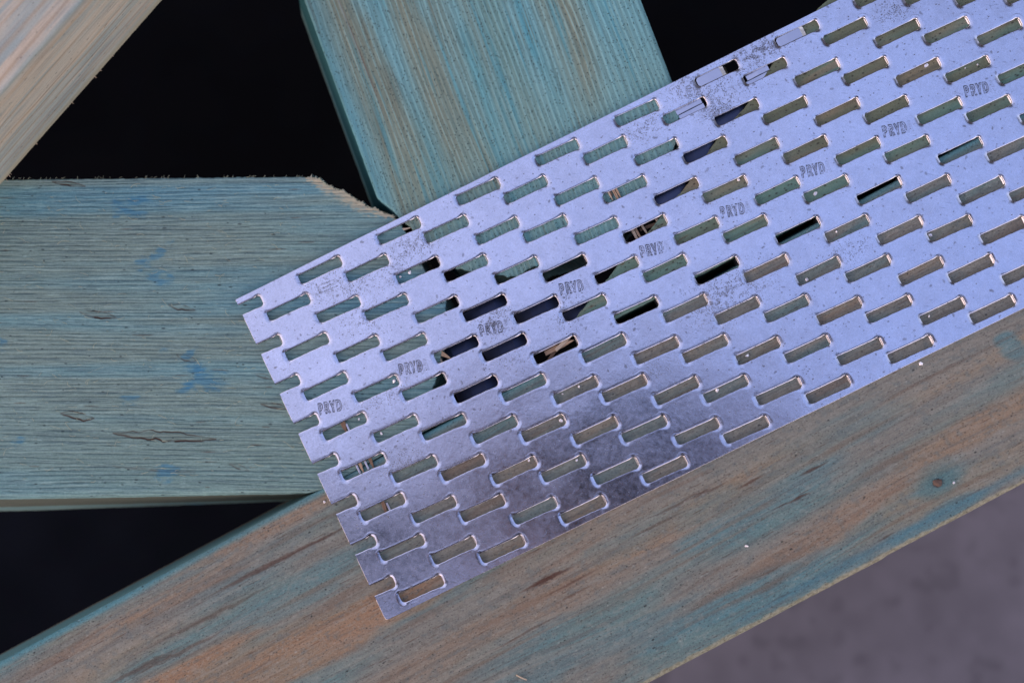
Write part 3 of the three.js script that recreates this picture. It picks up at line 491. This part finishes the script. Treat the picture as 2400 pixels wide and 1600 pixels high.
for (const [px, py, L] of [[815, 1001, 2.2], [838, 1096, 3.4], [858, 1087, 3.4], [910, 1187, 2.4], [1450, 556, 3.4]]) { const [x, z] = at(px, py, -1.1), t = mesh('tooth', new RoundedBoxGeometry(L * MM, .5 * MM, .55 * MM, 1, .1 * MM), toothMat, plate); t.position.set(x * MM, -.00112, z * MM); t.rotation.y = -1.12; t.userData.label = 'edge of a bent tooth showing in its slot'; }

// ---------------------------------------------------------------- loose fibres, chips, slivers
const fibreMat = new THREE.MeshStandardMaterial({ color: new THREE.Color().setRGB(.45, .5, .36), roughness: .9 });
{
  const r = rng(17), gs = [], add = (x, z, L, a, rise, rad) => { const ca = Math.cos(a), sa = Math.sin(a), k = (r() - .5) * L * .35, pts = [0, .5, 1].map((f) => new THREE.Vector3((x + ca * L * (f - .5) - sa * k * 4 * f * (1 - f)) * MM, (WOOD_Y + .05 + rise * 4 * f * (1 - f)) * MM, (z + sa * L * (f - .5) + ca * k * 4 * f * (1 - f)) * MM)); gs.push(new THREE.TubeGeometry(new THREE.CatmullRomCurve3(pts), 5, rad * MM, 4)); };
  for (let i = 0; i < 420; i++) { const px = r() * 720, py = 430 + r() * 700; if (px > 560 + (py - 704) * .6 && py > 640) continue; const [x, z] = at(px, py, WOOD_Y); add(x, z, .5 + r() * r() * 3.2, (r() - .5) * (r() < .4 ? 2.6 : .8), .1 + r() * .5, .025 + r() * .035); }
  for (let i = 0; i < 46; i++) { const px = 20 + r() * 690, [x, z] = at(px, 420.5 - px * .009, WOOD_Y); add(x, z - .25, .4 + r() * .9, -.4 - r() * 1.6, .15, .02 + r() * .03); }
  for (let i = 0; i < 150; i++) { const f = r(), q = [[746, 418], [764, 434], [800, 447], [864, 485], [926, 508]], k = Math.min(3, Math.floor(f * 4)), g = f * 4 - k, [x, z] = at(q[k][0] + (q[k + 1][0] - q[k][0]) * g, q[k][1] + (q[k + 1][1] - q[k][1]) * g, WOOD_Y); add(x + .05 + r() * .12, z - .02, .25 + r() * r() * .7, -.1 - r() * .7, .05, .025 + r() * .035); }
  const o = mesh('wood_fibres', mergeGeometries(gs), fibreMat, leftBeam); o.userData.kind = 'stuff'; o.userData.label = 'pale torn fibres standing off the sawn face';
  const ga = []; for (let i = 0; i < 20; i++) { const f = r(), [x, z] = at(378 * (1 - f), 431 * f, AY0), a = .2 + r() * 1.1, L = .3 + r() * r() * 1.2, pts = [0, .5, 1].map((k) => new THREE.Vector3((x - .25 + Math.cos(a - .9) * L * k) * MM, (AY0 + .3 + .2 * k) * MM, (z - .2 + Math.sin(a - .5 + k * .5) * L * k) * MM)); ga.push(new THREE.TubeGeometry(new THREE.CatmullRomCurve3(pts), 5, (.05 + r() * .07) * MM, 4)); }
  const o2 = mesh('wood_fibres', mergeGeometries(ga), new THREE.MeshStandardMaterial({ color: new THREE.Color().setRGB(.6, .5, .36), roughness: .9 }), timberA); o2.userData.kind = 'stuff';
}
{ // torn splinters hanging into the joint gap
  const r = rng(88), m = [[.42, .3, .19], [.5, .42, .3], [.2, .13, .08]].map((c) => new THREE.MeshStandardMaterial({ color: new THREE.Color().setRGB(...c), roughness: .85 }));
  const spl = (px, py, L, w, deg, y, tilt, own, k) => { const [x, z] = at(px, py, y), sh = new THREE.Shape([[-L / 2, -w * .5], [L * .1, -w * .42], [L / 2, -w * .05], [L * .42, w * .15], [-L * .1, w * .5], [-L / 2, w * .35]].map(([a, b]) => new THREE.Vector2(a * MM, b * MM))), g = new THREE.ExtrudeGeometry(sh, { depth: .5 * MM, bevelEnabled: true, bevelSize: .06 * MM, bevelThickness: .06 * MM, bevelSegments: 1 }); g.rotateX(-Math.PI / 2); const o = mesh('splinter', g, m[k], own); o.position.set(x * MM, y * MM, z * MM); o.rotation.set(0, deg * Math.PI / 180, tilt); };
  spl(1487, 548, 9, .8, -62, -2.4, .05, midBeam, 1); spl(1494, 545, 9, .7, -60, -2.7, .1, midBeam, 0); spl(1508, 534, 8, .6, -58, -3, .1, midBeam, 1); spl(1543, 522, 8, .6, -62, -2.6, .1, midBeam, 1); spl(1548, 520, 8, .7, -60, -3, .1, midBeam, 0); spl(1528, 528, 7, .9, 20, -3.6, .1, rightBeam, 2);
  spl(1312, 812, 9, 1.4, 24, -2.2, .12, lowBeam, 0); spl(1324, 801, 7, 1.0, 42, -1.9, -.1, lowBeam, 1); spl(1300, 824, 8, .9, 55, -3, .1, lowBeam, 2); spl(1030, 825, 8, 1.6, -30, -2, .1, leftBeam, 0); spl(1026, 832, 6, 1.2, -60, -2.3, .1, leftBeam, 1); spl(985, 604, 9, 1.0, 60, -2, .1, leftBeam, 0); spl(1145, 622, 5, .8, 70, -2.4, .2, midBeam, 2); spl(944, 538, 5, .7, 10, -1.9, .1, leftBeam, 1);
  spl(806, 997, 4.4, 1.3, -68, WOOD_Y + .02, 0, leftBeam, 2); spl(902, 1190, 4, 1.0, -70, WOOD_Y + .02, 0, lowBeam, 2); spl(846, 1092, 4.4, .7, -66, -1.25, 0, leftBeam, 0); spl(870, 1082, 4, .8, -66, -1.25, 0, leftBeam, 2);  // dark pieces flush with the wood, put in as the dark of cracks
  for (let i = 0; i < 7; i++) spl(1424 + r() * 30, 470 - r() * 26, 3 + r() * 2, .35 + r() * .3, -65 + r() * 8, WOOD_Y + .05, 0, midBeam, i % 3);
}
const chipMat = new THREE.MeshStandardMaterial({ color: new THREE.Color().setRGB(.92, .92, .93), metalness: .6, roughness: .35 });
function flakeG(seed, a, b) { const r = rng(seed), g = new THREE.IcosahedronGeometry(1, 1), p = g.attributes.position; for (let i = 0; i < p.count; i++) { const k = .7 + .6 * noise(p.getX(i) * 2 + seed, p.getY(i) * 2 + p.getZ(i) * 2, 701); p.setXYZ(i, p.getX(i) * a * k * MM, p.getY(i) * .22 * k * MM, p.getZ(i) * b * k * MM); } g.computeVertexNormals(); return g; }
const chips = [[1750, 1279, .55, .35, 'white metal chip lying alone on the bare lower timber face, right of the plate'], [760, 1176, .4, .35, 'white metal chip on timber just below the left toothed edge of plate'], [2159, 852, .7, .45, 'zinc shaving on the timber against the lower right edge of the plate'], [2236, 1131, .4, .3, 'bright speck of metal on the timber beside the small dark knot']];
chips.forEach(([x, y, a, b, l], i) => { const [X, Z] = at(x, y, WOOD_Y), o = mesh('metal_chip', flakeG(30 + i, a, b), chipMat); o.position.set(X * MM, (WOOD_Y + .18) * MM, Z * MM); o.rotation.set(.3, i * 1.3, .2); tag(o, l, 'metal chip'); });
const inSlots = [[841, 982], [893, 1014], [924, 893], [1961, 543], [1911, 454], [2260, 154], [2292, 152], [2171, 152], [937, 650], [958, 634], [1892, 655], [1752, 833], [2178, 741], [2170, 552], [1316, 918], [1357, 906], [1239, 1078], [1352, 1078], [1731, 420], [957, 630], [1680, 912], [1318, 984]];
{
  const ord = ['first', 'second', 'third', 'fourth', 'fifth', 'sixth', 'seventh', 'eighth', 'ninth', 'tenth', 'eleventh', 'twelfth', 'thirteenth', 'fourteenth', 'fifteenth', 'sixteenth'], homes = {};
  const list = inSlots.map(([x, y], i) => { const p = at(x, y, WOOD_Y), [u, v] = toUV(p), full = slots.filter((q) => !q.cut); const q = full.reduce((a, b) => (Math.hypot(a.u - u, a.v - v) < Math.hypot(b.u - u, b.v - v) ? a : b)); const du = clamp(u - q.u, -5.4, 5.2), dv = clamp(v - q.v, -.8, .9), n = full.filter((o) => o.r === q.r && o.u < q.u).length, e = { i, w: uvW(q.u + du, q.v + dv), du, r: q.r, n }; (homes[q.r + ',' + n] ??= []).push(e); return e; });
  for (const e of list) {
    const mates = homes[e.r + ',' + e.n].sort((a, b) => a.du - b.du), which = mates.length === 1 ? '' : mates.indexOf(e) === 0 ? 'leftmost ' : mates.indexOf(e) === mates.length - 1 ? 'rightmost ' : 'middle ';
    const r = rng(60 + e.i), k = .25 + r() * .45, o = mesh('metal_chip', flakeG(50 + e.i, k, k * .7), chipMat); o.position.set(e.w[0] * MM, (WOOD_Y + .16) * MM, e.w[1] * MM); o.rotation.set(r() * .6, r() * 6, r() * .6);
    tag(o, which + 'zinc chip in the ' + ord[e.n] + " slot from the left, plate's " + ord[e.r] + ' row from the top', 'metal chip', 'zinc chips inside the plate slots');
  }
}
{ const [X, Z] = at(1222, 1587, WOOD_Y), pts = [[-1.4, -.7], [-.2, -.1], [1.5, .6]].map(([a, b], i) => new THREE.Vector3(a * MM, (.2 + (i === 1 ? .25 : 0)) * MM, b * MM)), o = mesh('wood_sliver', new THREE.TubeGeometry(new THREE.CatmullRomCurve3(pts), 8, .2 * MM, 5), new THREE.MeshStandardMaterial({ color: new THREE.Color().setRGB(.6, .5, .35), roughness: .9 })); o.position.set(X * MM, (WOOD_Y + .05) * MM, Z * MM); tag(o, 'pale splinter lying on the lower timber at the bottom edge of the picture', 'splinter'); }

// ---------------------------------------------------------------- ground far below, out of focus
function sheetTex(n, fn) { const c = new Uint8Array(n * n * 4); for (let j = 0; j < n; j++) for (let i = 0; i < n; i++) { const v = fn(i / n, j / n), o = (j * n + i) * 4; for (let k = 0; k < 3; k++) c[o + k] = clamp(toS(v[k]), 0, 255); c[o + 3] = 255; } return tex(c, n, n, true); }
const GY = -0.20;
const bLine = frB; // boundary between the two grounds lies hidden below the lower beam
function groundPoly(side) { const c = [frB.o[0] * MM + frB.n[0] * .055, frB.o[1] * MM + frB.n[1] * .055], d = frB.d, n = frB.n, R = 4; const p = (a, b) => [c[0] + d[0] * a + n[0] * b, c[1] + d[1] * a + n[1] * b]; return side > 0 ? [p(-R, 0), p(R, 0), p(R, R), p(-R, R)] : [p(-R, 0), p(R, 0), p(R, -R), p(-R, -R)]; }
function ground(name, poly, m, y) { const pos = [], uv = [], idx = [0, 1, 2, 0, 2, 3]; for (const [x, z] of poly) { pos.push(x, y, z); uv.push(x / .5, z / .5); } const g = geo(pos, idx, uv); if (g.attributes.normal.getY(0) < 0) { g.setIndex([0, 2, 1, 0, 3, 2]); g.computeVertexNormals(); } const o = mesh(name, g, m); o.userData.kind = 'structure'; return o; }
const concTex = sheetTex(1024, (x, y) => { const a = fbm(x * 14, y * 14, 801, 4), b = fbm(x * 60, y * 60, 803, 2); let v = .18 * (.9 + .32 * (a - .5) + .22 * (b - .5)); v *= 1 - .17 * sst(.6, .8, fbm(x * 64, y * 64, 805, 2)); return [v * 1.06, v, v * 1.06]; });
const concrete = ground('concrete_ground', groundPoly(1), new THREE.MeshStandardMaterial({ map: concTex, roughness: .9 }), GY); concrete.userData.label = 'blurred grey concrete ground below the timber';
const shadedTex = sheetTex(256, (x, y) => { const v = .0034 * (.7 + .8 * fbm(x * 10, y * 10, 811, 3)); return [v * .9, v, v * 1.2]; });  // near-black colour carries the deep shade under the timbers
const shadedGround = ground('shaded_ground', groundPoly(-1), new THREE.MeshPhysicalMaterial({ map: shadedTex, roughness: 1, specularIntensity: 0 }), GY - .004); shadedGround.userData.label = 'ground in the gaps between the timbers, painted near black for deep shade';

// ---------------------------------------------------------------- added unseen boarded wall, darkens what the zinc rims mirror
{
  const added_wall = new THREE.Group(); added_wall.name = numbered('added_wall'); scene.add(added_wall); added_wall.position.set(.35, GY, -1.75); added_wall.rotation.y = -.25;
  tag(added_wall, 'added dark wall of boards with a roof, unseen, there to darken the rim reflections', 'added_wall');
  const m = [.02, .026, .033].map((v) => new THREE.MeshStandardMaterial({ color: new THREE.Color().setRGB(v, v * .95, v * .9), roughness: .85 })), bg = new RoundedBoxGeometry(.19, 2.9, .03, 2, .004), r = rng(333);
  for (let i = 0; i < 16; i++) { const b = mesh('board', bg, m[Math.floor(r() * 3)], added_wall); b.position.set((i - 7.5) * .2, 1.45, (r() - .5) * .01); }
  const roof = mesh('roof', new RoundedBoxGeometry(3.5, .08, 2.4, 2, .02), m[1], added_wall); roof.position.set(0, 3.02, -.8); roof.rotation.x = .12;
}

// ---------------------------------------------------------------- the photographer, mirrored in the zinc
function blob(bones, lo, hi, cell, kf, colour) { // bones [[p, q, rp, rq], ...] -> one smooth surface
  const size = [0, 1, 2].map((i) => hi[i] - lo[i]), S = Math.max(...size) / 2 + cell * 2, n = Math.min(120, Math.ceil(2 * S / cell)), c = [0, 1, 2].map((i) => (lo[i] + hi[i]) / 2);
  const mc = new MarchingCubes(n, new THREE.MeshStandardMaterial(), false, false, 90000); mc.isolation = 0;
  const B = bones.map(([p, q, a, b]) => { const d = [q[0] - p[0], q[1] - p[1], q[2] - p[2]]; return [p, d, d[0] * d[0] + d[1] * d[1] + d[2] * d[2] || 1e-9, a, b]; });
  for (let k = 0; k < n; k++) for (let j = 0; j < n; j++) for (let i = 0; i < n; i++) {
    const x = c[0] + (i - n / 2) / (n / 2) * S, y = c[1] + (j - n / 2) / (n / 2) * S, z = c[2] + (k - n / 2) / (n / 2) * S; let v = 1e3;
    for (const [p, d, l, a, b] of B) { const f = clamp(((x - p[0]) * d[0] + (y - p[1]) * d[1] + (z - p[2]) * d[2]) / l), e = Math.hypot(x - p[0] - d[0] * f, y - p[1] - d[1] * f, z - p[2] - d[2] * f) - (a + (b - a) * f); const h = Math.max(kf - Math.abs(v - e), 0) / kf; v = Math.min(v, e) - h * h * kf * .25; }
    mc.field[i + j * n + k * n * n] = -v;
  }
  mc.update(); const m = mc.count, pos = [], nor = [], col = [];
  for (let i = 0; i < m; i++) { const p = [0, 1, 2].map((a) => c[a] + mc.positionArray[i * 3 + a] * S); pos.push(...p); nor.push(mc.normalArray[i * 3], mc.normalArray[i * 3 + 1], mc.normalArray[i * 3 + 2]); col.push(...colour(p)); }
  const g = geo(pos, null, null, nor); g.setAttribute('color', new THREE.Float32BufferAttribute(col, 3)); g.computeVertexNormals(); return g;
}
{
  const X = .09, SKIN = [.42, .24, .17], COAT = [.02, .022, .03], JEAN = [.03, .04, .07], both = (f) => [...f(-1), ...f(1)], V = (s, x, y, z) => [X + s * x, y, z];
  const body = [[[X, .22, .72], [X, .40, .60], .15, .135], [[X, .40, .60], [X, .58, .40], .135, .15], [[X, .62, .34], [X, .69, .22], .07, .055],
    ...both((s) => [[[X, .60, .37], V(s, .17, .60, .34), .12, .075], [V(s, .19, .60, .32), V(s, .30, .455, .15), .064, .05], [V(s, .30, .455, .15), V(s, .115, .49, .10), .05, .034], [V(s, .08, .22, .72), V(s, .15, -.12, .42), .105, .065], [V(s, .15, -.12, .42), V(s, .15, -.135, .82), .062, .045], [V(s, .15, -.14, .82), V(s, .15, -.165, .97), .042, .032]])];
  const head = [[[X, .705, .115], [X, .69, .085], .083, .085], [[X, .655, .105], [X, .628, .10], .062, .05], [[X, .69, .22], [X, .70, .13], .05, .055], [[X, .632, .075], [X, .60, .085], .012, .016], ...both((s) => [[V(s, .082, .685, .11), V(s, .086, .70, .135), .012, .016], [V(s, .031, .622, .06), V(s, .036, .622, .06), .014, .014]])];
  const hand = (s) => { const o = [[V(s, .115, .49, .10), V(s, .092, .505, .075), .026, .024], [V(s, .092, .505, .085), V(s, .088, .505, .045), .02, .019]]; [.083, .062, .041, .022].forEach((z, i) => { const L = [.8, .95, 1, .9][i]; o.push([V(s, .088, .503, z), V(s, .083, .503 - .034 * L, z - .004), .0095, .009], [V(s, .083, .503 - .034 * L, z - .004), V(s, .068, .503 - .046 * L, z - .004), .009, .0082], [V(s, .068, .503 - .046 * L, z - .004), V(s, .052, .503 - .044 * L, z - .003), .0082, .0072]); }); o.push([V(s, .09, .51, .085), V(s, .064, .535, .078), .0125, .011], [V(s, .064, .535, .078), V(s, .042, .537, .066), .011, .009]); return o; };
  const gs = [blob(body, [-.35, -.25, .02], [.53, .85, 1.03], .0125, .05, (p) => (p[1] < .3 ? JEAN : COAT)), blob(head, [X - .12, .56, 0], [X + .12, .81, .24], .0042, .02, () => SKIN)];
  for (const s of [-1, 1]) gs.push(blob(hand(s), [X + (s < 0 ? -.15 : .02), .44, 0], [X + (s < 0 ? -.02 : .15), .56, .14], .0032, .008, () => SKIN));
  const person = mesh('person', mergeGeometries(gs), new THREE.MeshStandardMaterial({ vertexColors: true, roughness: .85 }));
  tag(person, 'person in a dark jacket kneeling beside the timber and holding the camera over the plate', 'person');
  const hair = mesh('hair', blob([[[X, .735, .13], [X, .715, .085], .08, .076], [[X, .74, .15], [X, .68, .175], .066, .052]], [X - .12, .6, 0], [X + .12, .84, .25], .006, .02, () => [.03, .02, .015]), new THREE.MeshStandardMaterial({ vertexColors: true, roughness: .7 }), person);
  const cam = new THREE.Group(); cam.name = numbered('photo_camera'); scene.add(cam); cam.position.copy(camera.position); cam.quaternion.copy(camera.quaternion);
  tag(cam, 'black camera held level above the plate, lens pointing down', 'camera');
  const bm = new THREE.MeshStandardMaterial({ color: new THREE.Color().setRGB(.02, .02, .022), roughness: .55 }), rm = new THREE.MeshStandardMaterial({ color: new THREE.Color().setRGB(.015, .015, .015), roughness: .8 });
  const put = (name, g, m, x, y, z, par = cam) => { const o = mesh(name, g, m, par); o.position.set(x, y, z); return o; };
  put('body', new RoundedBoxGeometry(.138, .096, .042, 4, .009), bm, 0, 0, .098); put('grip', new RoundedBoxGeometry(.034, .09, .058, 4, .013), rm, .056, -.002, .088);
  put('viewfinder', new RoundedBoxGeometry(.05, .026, .05, 3, .008), bm, 0, .056, .096); put('screen', new RoundedBoxGeometry(.078, .056, .004, 2, .0015), rm, 0, -.004, .1205);
  const lens = put('lens', new THREE.LatheGeometry([[.03, .078], [.036, .076], [.0365, .05], [.0375, .048], [.0375, .03], [.0355, .028], [.0355, .009], [.033, .0075], [.0315, .009], [.029, .016], [0, .018]].map(([r, z]) => new THREE.Vector2(r, z)), 40), bm, 0, 0, 0); lens.rotation.x = Math.PI / 2;
}

{ // lower left ground, painted paler for open light; its edge lies hidden under the left timber
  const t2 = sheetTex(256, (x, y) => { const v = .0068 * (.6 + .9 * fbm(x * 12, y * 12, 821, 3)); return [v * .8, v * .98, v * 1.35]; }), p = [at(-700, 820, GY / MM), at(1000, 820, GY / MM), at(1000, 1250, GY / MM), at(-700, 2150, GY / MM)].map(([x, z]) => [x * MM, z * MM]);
  const g2 = ground('lit_ground', p, new THREE.MeshPhysicalMaterial({ map: t2, roughness: 1, specularIntensity: 0 }), GY + .008); g2.userData.label = 'ground below the lower left gap, painted blue-grey for more open light';
}

renderer.render(scene, camera);
